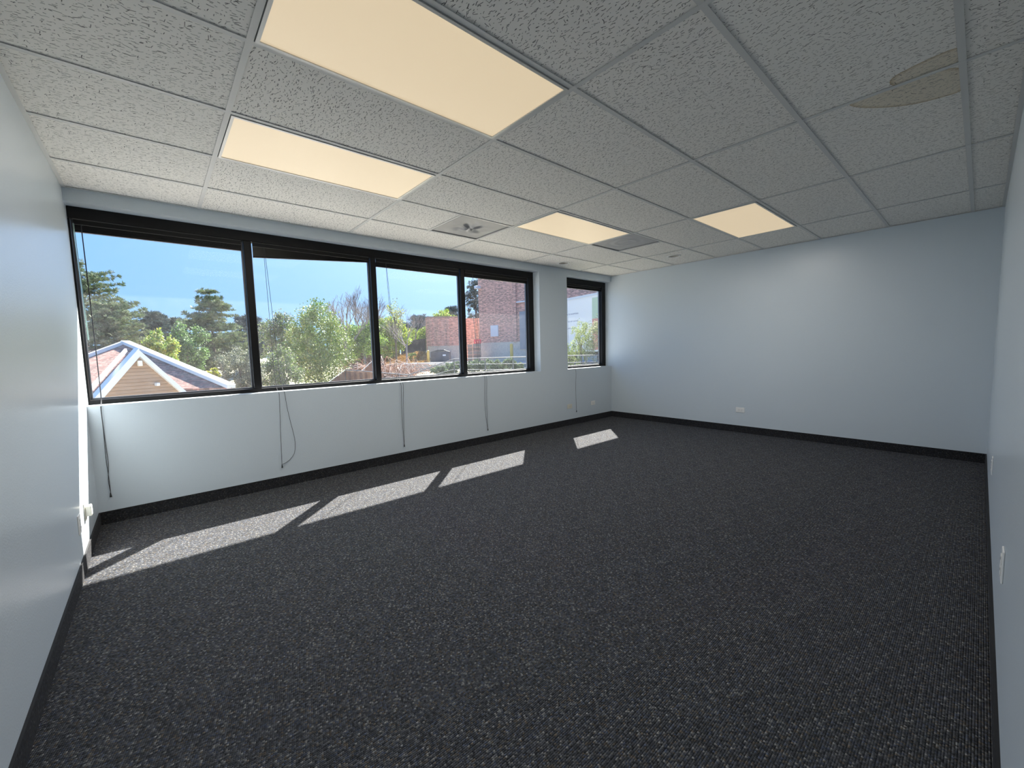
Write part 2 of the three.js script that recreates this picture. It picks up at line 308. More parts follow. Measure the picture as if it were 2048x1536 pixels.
blind('dark blind hanging lower at one end, its two cords spread apart below the sill', e1[2], e1[3], 2.158, 2.240, [drop(1.25, [[1.262], [1.258, 0.72], [1.251, 0.545], [1.246, 0.35], [1.243, 0.214]]), drop(1.258, [[1.308], [1.321, 0.75], [1.338, 0.629], [1.366, 0.45], [1.368, 0.39], [1.354, 0.30], [1.30, 0.236], [1.245, 0.215]])], [1.243, 0.183, 0.011]);
blind('dark blind over the third pane from the side wall, cords ending near the floor', e1[4], e1[5], 2.205, 2.205, [drop(2.45, [[2.492], [2.489, 0.7], [2.488, 0.5], [2.494, 0.3], [2.498, 0.195]]), drop(2.456, [[2.519], [2.513, 0.7], [2.506, 0.45], [2.5, 0.195]])], [2.499, 0.163, 0.011]);
blind('dark blind over the fourth pane beside the wall pier', e1[6], e1[7], 2.207, 2.212, [drop(3.65, [[3.688], [3.686, 0.7], [3.683, 0.52], [3.69, 0.36], [3.716, 0.2]]), drop(3.656, [[3.72], [3.714, 0.65], [3.712, 0.45], [3.717, 0.2]])], [3.718, 0.167, 0.011]);
blind('dark blind in the narrow corner window, with one short cord', e2[0], e2[1], 2.222, 2.226, [drop(5.52, [[5.547], [5.548, 0.6], [5.552, 0.38], [5.559, 0.225]])], [5.559, 0.195, 0.011]);

// ---------------------------------------------------------------- ceiling fittings
const housing = std({ color: lin(0.62, 0.62, 0.60), roughness: 0.35, metalness: 0.2 });
const lens = std({ color: lin(0.55, 0.5, 0.4), roughness: 0.5, emissive: lin(0.80, 0.63, 0.41), emissiveIntensity: 0.38 });
const lightLabels = ['warm ceiling light panel one tile deeper into the room than the window-side panel', 'warm ceiling light panel one row from the windows, in line with the long window', 'warm ceiling light panel with a square grey vent at its end', 'warm ceiling light panel nearest the bare wall with the outlet'];
LIGHTS.forEach(([i, j], k) => {
  const x0 = xs[i], x1 = xs[i + 1], z0 = zs[j], z1 = zs[j + 1], cx = (x0 + x1) / 2, cz = (z0 + z1) / 2, hx = TILE - 0.016, hz = TILE / 2 - 0.016;
  const o = thing('ceiling_light', lightLabels[k], 'ceiling light', [cx, H, cz], 'fluorescent ceiling panels');
  mesh('housing', [bx(-hx, 0.09, -hz, hx, 0.1, hz), bx(-hx, 0.004, -hz, -hx + 0.006, 0.09, hz), bx(hx - 0.006, 0.004, -hz, hx, 0.09, hz), bx(-hx, 0.004, -hz, hx, 0.09, -hz + 0.006), bx(-hx, 0.004, hz - 0.006, hx, 0.09, hz)], housing, o);
  const f = 0.014;
  mesh('door_frame', [bx(-hx, -0.004, -hz, hx, 0.004, -hz + f), bx(-hx, -0.004, hz - f, hx, 0.004, hz), bx(-hx, -0.004, -hz + f, -hx + f, 0.004, hz - f), bx(hx - f, -0.004, -hz + f, hx, 0.004, hz - f)], housing, o);
  mesh('lens', bx(-hx + f, 0.0005, -hz + f, hx - f, 0.0035, hz - f), lens, o);
  const l = new THREE.RectAreaLight(new THREE.Color(1, 0.97, 0.92), LAMP_POWER, 2 * (hx - f), 2 * (hz - f)); l.position.set(0, -0.012, 0); l.rotation.x = -Math.PI / 2; o.add(l);
});
const ventMat = std({ color: lin(0.40, 0.40, 0.405), roughness: 0.5, side: THREE.DoubleSide });
VENTS.forEach(([i, j, half], k) => {
  const x0 = xs[i] + (half ? TILE : 0), cx = x0 + TILE / 2, cz = (zs[j] + zs[j + 1]) / 2, hw = TILE / 2 - 0.016;
  const o = thing('air_vent', k ? 'square grey air vent beside a light panel, faint round pattern' : 'square grey air vent with crumpled radial folds near the windows', 'air vent', [cx, H, cz], 'ceiling air vents');
  mesh('rim', [bx(-hw, 0.0005, -hw, hw, 0.006, -hw + 0.008), bx(-hw, 0.0005, hw - 0.008, hw, 0.006, hw), bx(-hw, 0.0005, -hw, -hw + 0.008, 0.006, hw), bx(hw - 0.008, 0.0005, -hw, hw, 0.006, hw)], ventMat, o);
  const g = new THREE.PlaneGeometry(2 * hw - 0.004, 2 * hw - 0.004, 72, 72); g.rotateX(Math.PI / 2); const p = g.attributes.position;
  for (let q = 0; q < p.count; q++) {
    const x = p.getX(q), z = p.getZ(q), r = Math.hypot(x, z), a = Math.atan2(z, x), env = Math.max(0, 1 - Math.pow(r / (hw * 0.95), 2));
    const folds = Math.sin(a * 5 + 2.2 * noise.noise(x * 9, z * 9, 3 + k)) * 0.6 + Math.sin(a * 9 + 1.3) * 0.3 + noise.noise(x * 14, z * 14, 7 + k) * 0.5;
    const h = k ? 0.0035 * Math.sin(r * 62) * env : 0.030 * folds * env * Math.min(1, r / 0.05) * Math.exp(-r * 3.2) + 0.004 * Math.sin(r * 40) * env;
    p.setY(q, 0.005 - h * 0.9 + 0.004);
  }
  g.computeVertexNormals(); mesh('face_plate', g, ventMat, o);
  mesh('plenum_box', bx(-hw, 0.05, -hw, hw, 0.06, hw), ventMat, o);
});
const downLabels = ['small round ceiling fitting in the tile against the window wall', 'small round ceiling fitting in the tile by the bare wall'];
DOWN.forEach(([, , x, z], k) => {
  const o = thing('recessed_downlight', downLabels[k], 'downlight', [x, H, z], 'small round ceiling fittings');
  const prof = (a) => a.map(([r, y]) => new THREE.Vector2(r, y));
  mesh('trim_ring', new THREE.LatheGeometry(prof([[0.070, 0.006], [0.070, -0.002], [0.080, -0.003], [0.090, 0.001], [0.092, 0.0038], [0.070, 0.006]]), 36), plasticWhite, o);
  mesh('reflector', new THREE.LatheGeometry(prof([[0.070, 0.004], [0.064, 0.04], [0.05, 0.08], [0.0, 0.085]]), 36), std({ color: lin(0.5, 0.47, 0.42), roughness: 0.3, side: THREE.DoubleSide }), o);
});

// ---------------------------------------------------------------- outlets
function plateThing(name, label, cat, pos, rotY, horizontal, kind, mat = plasticWhite) {
  const o = thing(name, label, cat, pos, kind === 'outlet' ? 'wall outlets' : undefined); o.rotation.y = rotY;
  const w = horizontal ? 0.115 : 0.071, h = horizontal ? 0.071 : 0.115;
  mesh('cover_plate', rb(-w / 2, -h / 2, 0, w / 2, h / 2, 0.006, 0.003), mat, o);
  for (const s of [-1, 1]) {
    const ox = horizontal ? s * 0.0195 : 0, oy = horizontal ? 0 : s * 0.0195;
    const rec = mesh('receptacle', rb(ox - 0.0165, oy - 0.0165, 0.006, ox + 0.0165, oy + 0.0165, 0.0085, 0.004), mat, o);
    for (const t of [-1, 1]) { const a = horizontal ? 0.003 : t * 0.006, b = horizontal ? t * 0.006 : 0.003; mesh('slot', bx(ox + a - (horizontal ? 0.004 : 0.001), oy + b - (horizontal ? 0.001 : 0.004), 0.0084, ox + a + (horizontal ? 0.004 : 0.001), oy + b + (horizontal ? 0.001 : 0.004), 0.009), slotMat, rec); }
  }
  mesh('screw', new THREE.CylinderGeometry(0.003, 0.003, 0.002, 8).rotateX(Math.PI / 2).translate(0, 0, 0.007), housing, o);
  return o;
}
plateThing('wall_outlet', 'white outlet plate lying sideways on the bare wall', 'outlet', [W, 0.318, 2.148], -Math.PI / 2, true, 'outlet');
plateThing('wall_outlet', 'cream outlet plate under the wall pier between the windows', 'outlet', [5.40, 0.307, 0], 0, true, 'outlet', ivory);
plateThing('wall_outlet', 'white outlet plate low under the narrow corner window', 'outlet', [6.005, 0.300, 0], 0, true, 'outlet');
plateThing('wall_outlet', 'upright white outlet plate nearest the bare wall, on the wall facing the windows', 'outlet', [4.47, 0.415, D], Math.PI, false, 'outlet');
plateThing('wall_outlet', 'upright white outlet plate halfway along the wall facing the windows', 'outlet', [2.585, 0.455, D], Math.PI, false, 'outlet');
plateThing('wall_outlet', 'upright outlet plate on the side wall by the sunlit jack box', 'outlet', [0, 0.30, 0.93], Math.PI / 2, false, 'outlet');
{
  const o = thing('phone_jack_box', 'cream surface-mounted jack box in the sun on the side wall', 'jack box', [0, 0.30, 0.66]); o.rotation.y = Math.PI / 2;
  mesh('cover_plate', rb(-0.036, -0.055, 0, 0.036, 0.055, 0.006, 0.003), ivory, o);
  mesh('jack_body', rb(-0.028, -0.03, 0.006, 0.028, 0.035, 0.034, 0.005), ivory, o);
  mesh('jack_socket', bx(-0.008, -0.0295 - 0.002, 0.012, 0.008, -0.029, 0.026), slotMat, o);
}
// ================================================================ outdoors
const smooth = (a, b, x) => { const t = Math.max(0, Math.min(1, (x - a) / (b - a))); return t * t * (3 - 2 * t); };
// ground height by direction (t = sideways over depth) and depth from the viewpoint
function groundY(t, d) {
  const low = -3.4 + 2.4 * smooth(24, 40, d), high = -0.28 + 0.36 * smooth(26, 34, d);
  const k = smooth(-0.42, -0.2, t); let y = low + (high - low) * k;
  y += 1.0 * smooth(40, 47, d) * (1 - smooth(-0.215, -0.19, t));
  const near = smooth(14, 6, d); return y * (1 - near) - 1.1 * near;
}
const groundAt = (px, d) => groundY((px - 1024) / FOCAL, d);
const stand = (px, d) => atY(px, d, groundAt(px, d));
reseed(51);
const grassTex = dataTex(512, 512, (i, j) => { const n = noise.noise(i / 40, j / 40, 1) + 0.6 * noise.noise(i / 9, j / 9, 5), r = rnd(); return [160 + 34 * n + 34 * r, 154 + 30 * n + 32 * r, 132 + 22 * n + 26 * r]; }, 1 / 4, 1 / 4, true);
const grassMat = std({ map: grassTex, color: lin(0.72, 0.72, 0.72), roughness: 1 });
const asphalt = std({ color: lin(0.32, 0.315, 0.31), roughness: 0.95 });
const concrete = std({ color: lin(0.74, 0.65, 0.54), roughness: 0.9, map: dataTex(256, 256, (() => (i, j) => 225 + 18 * noise.noise(i / 20, j / 20, 2) + 14 * rnd())(), 1 / 2, 1 / 2, true) });
{
  const nd = 60, nt = 90, pos = [], idx = [], uv = [];
  for (let i = 0; i <= nd; i++) for (let j = 0; j <= nt; j++) {
    const d = 5.2 * Math.pow(170 / 5.2, i / nd), t = -1.9 + 2.9 * j / nt, p = atY(1024 + t * FOCAL, d, groundY(t, d));
    if (p.z > OUT - 0.02) p.z = OUT - 0.02; pos.push(p.x, p.y, p.z); uv.push(p.x, p.z);
  }
  for (let i = 0; i < nd; i++) for (let j = 0; j < nt; j++) { const a = i * (nt + 1) + j, b = a + 1, c = a + nt + 1, e = c + 1; idx.push(a, b, c, b, e, c); }
  const g = new THREE.BufferGeometry(); g.setAttribute('position', new THREE.Float32BufferAttribute(pos, 3)); g.setAttribute('uv', new THREE.Float32BufferAttribute(uv, 2)); g.setIndex(idx); g.computeVertexNormals();
  const m = struct('ground', 'dry grassy ground sloping outside the windows', 'ground', g, grassMat); grassMat.side = THREE.DoubleSide; m.userData.kind = 'structure';
}
struct('planting_bed', 'dark mulch bed along the outside of the window wall', 'ground', bx(-8, -1.3, -2.4, 14, -0.98, OUT - 0.01), std({ color: lin(0.13, 0.105, 0.085), roughness: 1 }));
struct('driveway', 'pale sunlit concrete driveway between the two buildings', 'driveway', bx(-8, -1.5, -10.5, 14, -1.02, -2.4), std({ color: lin(0.48, 0.445, 0.385), roughness: 0.9 }));
{ // car park behind the hedge
  const c = [[800, 30.5], [1500, 30.5], [1500, 75], [858, 75], [858, 44]].map(([px, d]) => atY(px, d, 0.12));
  struct('car_park', 'grey asphalt car park in front of the brick building', 'car park', plate(c.reverse(), V(0, -0.15, 0)), asphalt);
}
struct('roof_overhang', 'flat eave projecting above the windows outside', 'roof', bx(-3, 2.78, -0.957, W + 6, 2.95, OUT), std({ color: lin(0.5, 0.48, 0.45), roughness: 0.9 }));

// ---- materials of the buildings
reseed(52);
const brickTex = canvasTex(1024, 1024, (ctx, w, h) => {
  ctx.fillStyle = 'rgb(222,200,185)'; ctx.fillRect(0, 0, w, h);
  const rows = 30, cols = 10, bh = h / rows, bw = w / cols;
  for (let r = 0; r < rows; r++) for (let c = -1; c <= cols; c++) {
    const v = rr(0.78, 1.12), dk = rnd() < 0.16 ? 0.72 : 1; ctx.fillStyle = `rgb(${212 * v * dk},${156 * v * dk},${138 * v * dk})`;
    const x = (c + (r % 2) * 0.5) * bw; ctx.fillRect(x + 4, r * bh + 3, bw - 8, bh - 6); if (c === -1) { ctx.fillRect(x + w + 4, r * bh + 3, bw - 8, bh - 6); }
  }
}, 1 / 2.15, 1 / 2.04);
const brick = std({ map: brickTex, roughness: 0.9 });
const trimWhite = std({ color: lin(0.66, 0.68, 0.71), roughness: 0.45 }), capTan = std({ color: lin(0.36, 0.24, 0.2), roughness: 0.8 });
reseed(53);
const shingleTex = canvasTex(1024, 1024, (ctx, w, h) => {
  ctx.fillStyle = 'rgb(92,72,66)'; ctx.fillRect(0, 0, w, h);
  const rows = 20, bh = h / rows;
  for (let r = 0; r < rows; r++) { let x = -rr(0, 60); while (x < w) { const bw = rr(40, 110), v = rr(0.82, 1.18), red = rnd() < 0.3 ? 1.12 : 1; ctx.fillStyle = `rgb(${150 * v * red},${116 * v},${102 * v})`; ctx.fillRect(x + 2, r * bh, bw - 3, bh - (rnd() < 0.45 ? 14 : 5)); x += bw; } }
}, 1 / 2.0, 1 / 1.7);
const shingle = std({ map: shingleTex, roughness: 0.95 });

const galvDark = std({ color: lin(0.1, 0.1, 0.11), roughness: 0.6 });
// ---- neighbouring building with hipped shingle roof and a clapboard gable
{
  const o = thing('neighbour_roof', 'brown shingled hip roof with white hip caps and a tan clapboard gable', 'roof');
  const P = at(250, 686, 21.5), R = at(463, 775, 17.5), L = at(-26, 789, 17.5), off = V(0, -0.12, 0);
  const back = FWD.clone().setY(0).normalize();
  const B1 = atY(300, 29, R.y), B2 = atY(60, 29, R.y);
  L.y = R.y;
  mesh('roof_slope', plate([P, L, R], off), shingle, o);
  mesh('roof_slope', plate([P, R, B1], off), shingle, o);
  mesh('roof_slope', plate([P, B2, L], off), shingle, o);
  mesh('roof_slope', plate([P, B1, B2], off), shingle, o);
  const up = V(0, 0.05, 0);
  mesh('hip_cap', bar(P.clone().add(up), R.clone().add(up), 0.34, 0.16), trimWhite, o);
  mesh('hip_cap', bar(P.clone().add(up), L.clone().add(up), 0.34, 0.16), trimWhite, o);
  const yb = R.y - 0.12, gy = -3.3, inn = (p, c) => p.clone().lerp(c, 0.06), C = P.clone().setY(0), q = [R, B1, B2, L].map((p) => inn(p, C));
  for (let k = 0; k < 4; k++) mesh('brick_wall', slab(q[k], q[(k + 1) % 4], gy, yb, 0.2), brick, o);
  // clapboard gable in front: apex, low left corner, low right corner
  const A = at(275, 709, 13), l = at(180, 806, 12), r = at(375, 793, 14.2); l.y = r.y = Math.min(l.y, r.y) - 0.05;
  const n = l.clone().sub(A).cross(r.clone().sub(A)).normalize(); if (n.dot(EYE.clone().sub(A)) < 0) n.negate(); n.y = 0; n.normalize();
  const tan = std({ color: lin(0.39, 0.255, 0.16), roughness: 0.8 }), tan2 = std({ color: lin(0.37, 0.24, 0.15), roughness: 0.8 });
  const Hh = A.y - l.y, nb = 14;
  for (let k = 0; k < nb; k++) {
    const f0 = k / nb, f1 = (k + 0.93) / nb, p0 = l.clone().lerp(A, f0), p1 = r.clone().lerp(A, f0), p2 = r.clone().lerp(A, f1), p3 = l.clone().lerp(A, f1);
    const tilt = n.clone().multiplyScalar(0.022); mesh('siding_board', plate([p0.clone().add(tilt), p1.clone().add(tilt), p2, p3].map((p) => p.clone()), n.clone().multiplyScalar(-0.05)), k % 3 ? tan : tan2, o);
  }
  mesh('sheathing', plate([l, r, A].map((p) => p.clone().addScaledVector(n, -0.06)), n.clone().multiplyScalar(-0.03)), std({ color: lin(0.1, 0.065, 0.045), roughness: 0.9 }), o);
  const nn = n.clone().multiplyScalar(0.16), rise = V(0, 0.10, 0);
  const rake = (a, b, w) => mesh('rake_board', plate([a.clone().add(nn).add(V(0, -0.06, 0)), b.clone().add(nn).add(V(0, -0.06, 0)), b.clone().add(nn).add(V(0, w, 0)), a.clone().add(nn).add(V(0, w, 0))], n.clone().multiplyScalar(-0.35)), trimWhite, o);
  rake(A, l, 0.21); rake(A, r, 0.13);
  const bk = n.clone().multiplyScalar(-0.45), Aa = A.clone().add(V(0, 0.15, 0)), la = l.clone().add(V(0, 0.15, 0)), ra = r.clone().add(V(0, 0.12, 0));
  mesh('roof_slope', plate([Aa, la, la.clone().add(bk), Aa.clone().add(bk)], V(0, -0.08, 0)), shingle, o);
  mesh('roof_slope', plate([Aa, Aa.clone().add(bk), ra.clone().add(bk), ra], V(0, -0.08, 0)), shingle, o);
  mesh('flashing', bar(at(252, 700, 13.6), at(172, 788, 11.2), 0.05, 0.11), trimWhite, o);
  mesh('gable_lamp', rb(-0.06, -0.09, 0, 0.06, 0.09, 0.1, 0.02).applyMatrix4(new THREE.Matrix4().makeRotationY(Math.atan2(n.x, n.z)).setPosition(A.clone().add(V(0, -0.28, 0)).addScaledVector(n, 0.04))), ivory, o);
  mesh('security_camera', rb(-0.05, -0.05, 0, 0.05, 0.05, 0.16, 0.02).applyMatrix4(new THREE.Matrix4().makeRotationY(Math.atan2(n.x, n.z)).setPosition(l.clone().lerp(r, 0.74).lerp(A, 0.36).addScaledVector(n, 0.03))), trimWhite, o);
  const w1 = at(100, 694, 27), w2 = at(240, 690, 27), w3 = at(240, 735, 24), w4 = at(80, 735, 24); w2.y = w1.y; w4.y = w3.y;
  mesh('rear_roof_slope', plate([w1, w4, w3, w2], V(0, -0.12, 0)), shingle, o);
}

// ---- brick building, its low wing and what stands in front
{
  const o = thing('brick_building', 'tall brick building with concrete base and a white wall panel', 'building'), g0 = 0.1;
  const dir = RIGHT.clone().setY(0).normalize().multiplyScalar(0.814).addScaledVector(FWD.clone().setY(0).normalize(), -0.581);
  const a = atY(960, 42, 0), b = a.clone().addScaledVector(dir, 26), n = V(-dir.z, 0, dir.x); if (n.dot(EYE.clone().sub(a)) < 0) n.negate();
  const inw = n.clone().multiplyScalar(-0.15), P = (s, k = 0) => a.clone().addScaledVector(dir, s).addScaledVector(n, k);
  mesh('brick_wall', slab(P(0, -0.15), P(26, -0.15), 1.95, 11, 0.3), brick, o);
  mesh('side_wall', slab(P(0, -0.3), P(0, -14), 1.95, 11, 0.3), brick, o);
  mesh('concrete_base', slab(P(0, -0.13), P(26, -0.13), g0, 1.95, 0.32), concrete, o);
  mesh('pilaster', slab(P(4.25, 0.06), P(4.7, 0.06), 1.95, 11, 0.16), brick, o);
  mesh('wall_panel', slab(P(1.52, 0.05), P(2.45, 0.05), yAt(995, 673, 41) , yAt(995, 651, 41), 0.08), trimWhite, o);
  mesh('dock_door', slab(P(5.05, 0.04), P(7.6, 0.04), 1.2, yAt(1045, 624, 39), 0.1), std({ color: lin(0.3, 0.31, 0.33), roughness: 0.6 }), o);
  mesh('pipe', slab(P(4.75, 0.1), P(5.9, 0.1), yAt(1043, 606, 39), yAt(1043, 603.5, 39), 0.1), trimWhite, o);
  mesh('flood_light', rb(-0.3, -0.14, -0.2, 0.3, 0.14, 0.2, 0.05).translate(...P(0.1, 0.25).setY(yAt(961, 577, 42)).toArray()), trimWhite, o);
  for (const s of [-0.5, -1.0]) mesh('conduit', rod(P(s, -0.6).setY(1.95), P(s - 0.3, -0.6).setY(5.2), 0.035), galvDark, o);
  mesh('wall_lamp', rb(-0.22, -0.12, -0.15, 0.22, 0.12, 0.15, 0.03).translate(...P(13.2, 0.2).setY(yAt(1173, 583, 34)).toArray()), ivory, o);
}
{
  const o = thing('brick_wing', 'low flat-topped brick wing with concrete base behind the dumpster', 'building');
  const a = atY(856, 44, 0), b = atY(926, 44.6, 0), c = atY(926, 45.9, 0), d = atY(967, 45.9, 0), top = yAt(856, 636, 44), mid = yAt(870, 692, 44);
  mesh('brick_wall', slab(a, b, mid, top, 0.3), brick, o); mesh('brick_wall', slab(b, c, mid, top - 0.02, 0.3), brick, o); mesh('recess_wall', slab(c, d, 0.1, top - 0.04, 0.3), brick, o);
  mesh('side_wall', slab(a, atY(860, 60, 0), 0.1, top, 0.3), brick, o);
  mesh('concrete_base', slab(a, b, 0.1, mid, 0.34), concrete, o);
  mesh('coping', slab(a, b, top, top + 0.12, 0.42), capTan, o);
  const u = b.clone().sub(a).normalize(), w = u.clone().cross(V(0, 1, 0)); if (w.dot(EYE.clone().sub(a)) < 0) w.negate();
  for (const s of [0.25, 1.2, 2.45]) { const p = a.clone().addScaledVector(u, s * 0.85).addScaledVector(w, 0.18), q = p.clone().addScaledVector(u, 0.3); mesh('pilaster', slab(p, q, mid, top - 0.1, 0.1), brick, o); }
}
{
  const o = thing('dumpster', 'dark slate dumpster with peaked lid by a yellow bollard', 'dumpster');
  const y0 = 0.12, a = atY(861, 40, y0), b = atY(897.5, 40, y0), u = b.clone().sub(a).normalize(), f = u.clone().cross(V(0, 1, 0)); if (f.dot(EYE.clone().sub(a)) > 0) f.negate(); const L = a.distanceTo(b);
  const dm = std({ color: lin(0.075, 0.082, 0.105), roughness: 0.6 });
  mesh('body', plate([a.clone(), b.clone(), b.clone().setY(y0 + 1.02), a.clone().setY(y0 + 1.02)].map((p) => p.setY(Math.max(p.y, y0 + 0.05))), f.clone().multiplyScalar(1.3)), dm, o);
  const m = a.clone().lerp(b, 0.5).setY(y0 + 1.24); const e = u.clone().multiplyScalar(0.06);
  mesh('lid', plate([a.clone().sub(e).setY(y0 + 1.03), b.clone().add(e).setY(y0 + 1.05), m.clone().addScaledVector(u, 0.4), m.clone().addScaledVector(u, -0.2)], f.clone().multiplyScalar(1.36)), std({ color: lin(0.05, 0.055, 0.065), roughness: 0.7 }), o);
  const s0 = a.clone().addScaledVector(u, L * 0.66).addScaledVector(f, -0.012).setY(y0 + 0.62), s1 = s0.clone().addScaledVector(u, 0.3);
  mesh('sticker', slab(s0, s1, y0 + 0.62, y0 + 0.78, 0.02), trimWhite, o);
  for (const t of [0.1, 0.9]) mesh('foot', rod(a.clone().lerp(b, t).addScaledVector(f, 0.3), a.clone().lerp(b, t).addScaledVector(f, 0.3).setY(y0 + 0.08), 0.06), dm, o);
}
const yellow = std({ color: lin(0.62, 0.43, 0.1), roughness: 0.6 });
function bollard(label, px, d, h, r) { const p = atY(px, d, 0.12), o = thing('bollard', label, 'bollard', p.toArray(), 'yellow bollards'); mesh('post', new THREE.CylinderGeometry(r, r, h, 16).translate(0, h / 2, 0), yellow, o); mesh('dome_cap', new THREE.SphereGeometry(r, 16, 8, 0, Math.PI * 2, 0, Math.PI / 2).translate(0, h, 0), yellow, o); }
bollard('yellow steel bollard standing beside the dumpster', 856, 39, 1.1, 0.13);
bollard('pale yellow steel bollard in front of the tall brick building', 1023, 33, 1.45, 0.13);
{
  const wood = std({ color: lin(0.3, 0.2, 0.15), roughness: 0.9 }), wood2 = std({ color: lin(0.36, 0.26, 0.2), roughness: 0.9 });
  [[936, 945, 1.7], [947, 961, 1.75]].forEach(([p0, p1, h], s) => {
    const a = atY(p0, 40, 0.12), b = atY(p1, 40, 0.12), u = b.clone().sub(a).normalize(), f = V(-u.z, 0, u.x), o = thing('crate_stack', s ? 'taller stack of brown wooden crates under the red basket' : 'stack of brown wooden crates beside the low wing', 'crate stack', [0, 0, 0]);
    for (let k = 0; k < 5; k++) { const y = 0.13 + k * h / 5; mesh('crate', slab(a.clone().addScaledVector(f, 0.02 * k), b.clone().addScaledVector(f, 0.02 * k), y, y + h / 5 - 0.03, 0.7), k % 2 ? wood : wood2, o); }
  });
  const red = std({ color: lin(0.72, 0.06, 0.09), roughness: 0.45 }), a = atY(949, 40, 0), b = atY(962, 40, 0), u = b.clone().sub(a).normalize(), y0 = 1.852, L = a.distanceTo(b), o = thing('basket', 'bright red plastic basket on top of the brown crates', 'basket', [0, 0, 0]);
  mesh('base', slab(a, b, y0, y0 + 0.05, 0.5), red, o); const f = V(-u.z, 0, u.x).multiplyScalar(0.24);
  for (const s of [-1, 1]) { const a2 = a.clone().addScaledVector(f, s), b2 = b.clone().addScaledVector(f, s); mesh('rim', slab(a2, b2, y0 + 0.32, y0 + 0.42, 0.04), red, o); for (let k = 0; k < 4; k++) { const c = a2.clone().lerp(b2, k / 3.3); mesh('side_bar', slab(c, c.clone().addScaledVector(u, 0.07), y0 + 0.05, y0 + 0.32, 0.04), red, o); } }
}

// ---- railing, ramp boards and low walls
const galv = std({ color: lin(0.12, 0.125, 0.13), roughness: 0.6, metalness: 0 });
{
  const o = thing('railing', 'grey metal pipe railing bending along the ramp and the hedge', 'railing');
  const seg = (pts, r) => { for (let k = 0; k < pts.length - 1; k++) mesh('rail', rod(at(...pts[k]), at(...pts[k + 1]), r, r, 8), galv, o); };
  seg([[655, 766, 22], [690, 740, 24], [724, 742, 23.4], [817, 750, 21], [908, 718, 22], [1060, 713.5, 22], [1300, 707.5, 22]], 0.025);
  seg([[724, 742, 23.4], [756, 711, 25]], 0.028);
  seg([[860, 752, 21.4], [905, 739.5, 22], [1060, 739, 22], [1300, 735, 22]], 0.018);
  seg([[908, 729, 22], [1060, 727, 22], [1300, 722, 22]], 0.018);
  for (const [px, py, d] of [[817, 750, 21], [908, 718, 22], [970, 716, 22], [1026, 714.5, 22], [1100, 713, 22], [1172, 711, 22], [1250, 709, 22], [690, 740, 24], [756, 744, 22.6]]) { const t = at(px, py, d); mesh('post', rod(V(t.x, Math.min(t.y - 1.1, -0.25), t.z), t, 0.032, 0.032, 8), galv, o); }
}
{
  const o = thing('ramp_skirt', 'brown vertical board skirting under the ramp railing', 'fence'), wd = [std({ color: lin(0.27, 0.13, 0.075), roughness: 0.85 }), std({ color: lin(0.34, 0.18, 0.1), roughness: 0.85 }), std({ color: lin(0.22, 0.105, 0.065), roughness: 0.85 })];
  reseed(61);
  const A = at(655, 766, 22), B = at(690, 740, 24), C = at(724, 742, 23.4), E = at(765, 745.5, 22.4), F = at(756, 711, 25);
  const run = (p, q, n, yb) => { for (let k = 0; k < n; k++) { const a = p.clone().lerp(q, (k + 0.03) / n), b = p.clone().lerp(q, (k + 0.97) / n), dn = V(0, -0.05, 0); const off = FWD.clone().setY(0).normalize().multiplyScalar(0.03 + 0.02 * (k % 2)); mesh('board', plate([a.clone().setY(yb), b.clone().setY(yb), b.clone().add(dn), a.clone().add(dn)], off), wd[Math.floor(rnd() * 3)], o); } };
  run(A, B, 9, -2.2); run(B, C, 6, -2.2); run(C, E, 8, -2.2); run(C.clone().addScaledVector(FWD, 0.1), F, 7, -1.4);
}
single('retaining_wall', 'grey concrete retaining wall behind the sloping rail', 'wall', [slab(atY(790, 30, 0), atY(862, 30, 0), -1.9, 0.30, 0.25), slab(atY(862, 30, 0), atY(905, 30.4, 0), -1.9, 0.30, 0.25)], concrete);
single('kerb', 'pale concrete kerb along the edge of the car park', 'kerb', slab(atY(800, 30.3, 0), atY(905, 30.6, 0), 0.305, 0.40, 0.5), std({ color: lin(0.6, 0.58, 0.54), roughness: 0.9 }));
function paling(name, label, px0, d0, px1, d1, top0, top1, mat) { // close-boarded fence, boards too narrow to tell apart
  const o = thing(name, label, 'fence', [0, 0, 0]), n = 46, gs = [];
  const a = atY(px0, d0, 0), b = atY(px1, d1, 0); reseed(62 + px0);
  for (let k = 0; k < n; k++) { const p = a.clone().lerp(b, k / n), q = a.clone().lerp(b, (k + 0.9) / n), f = k / n, pxk = px0 + (px1 - px0) * f, dk = d0 + (d1 - d0) * f, tp = top0 + (top1 - top0) * f; gs.push(slab(p, q, groundAt(pxk, dk) - 0.3, tp + rr(-0.03, 0.03), 0.03 + 0.02 * (k % 2))); }
  mesh('boards', gs, mat, o).userData.kind = 'stuff';
  mesh('top_rail', bar(a.clone().setY(top0 - 0.25), b.clone().setY(top1 - 0.25), 0.1, 0.1), mat, o);
}
paling('board_fence', 'weathered dark grey board fence behind the dry grass', 802, 46.2, 852, 48, yAt(800, 684, 46), yAt(852, 677, 48), std({ color: lin(0.085, 0.08, 0.085), roughness: 0.95 }));
paling('board_fence', 'reddish brown board fence behind the dead brush', 690, 40, 800, 46, yAt(690, 694, 40), yAt(800, 684, 46), std({ color: lin(0.17, 0.095, 0.07), roughness: 0.95 }));

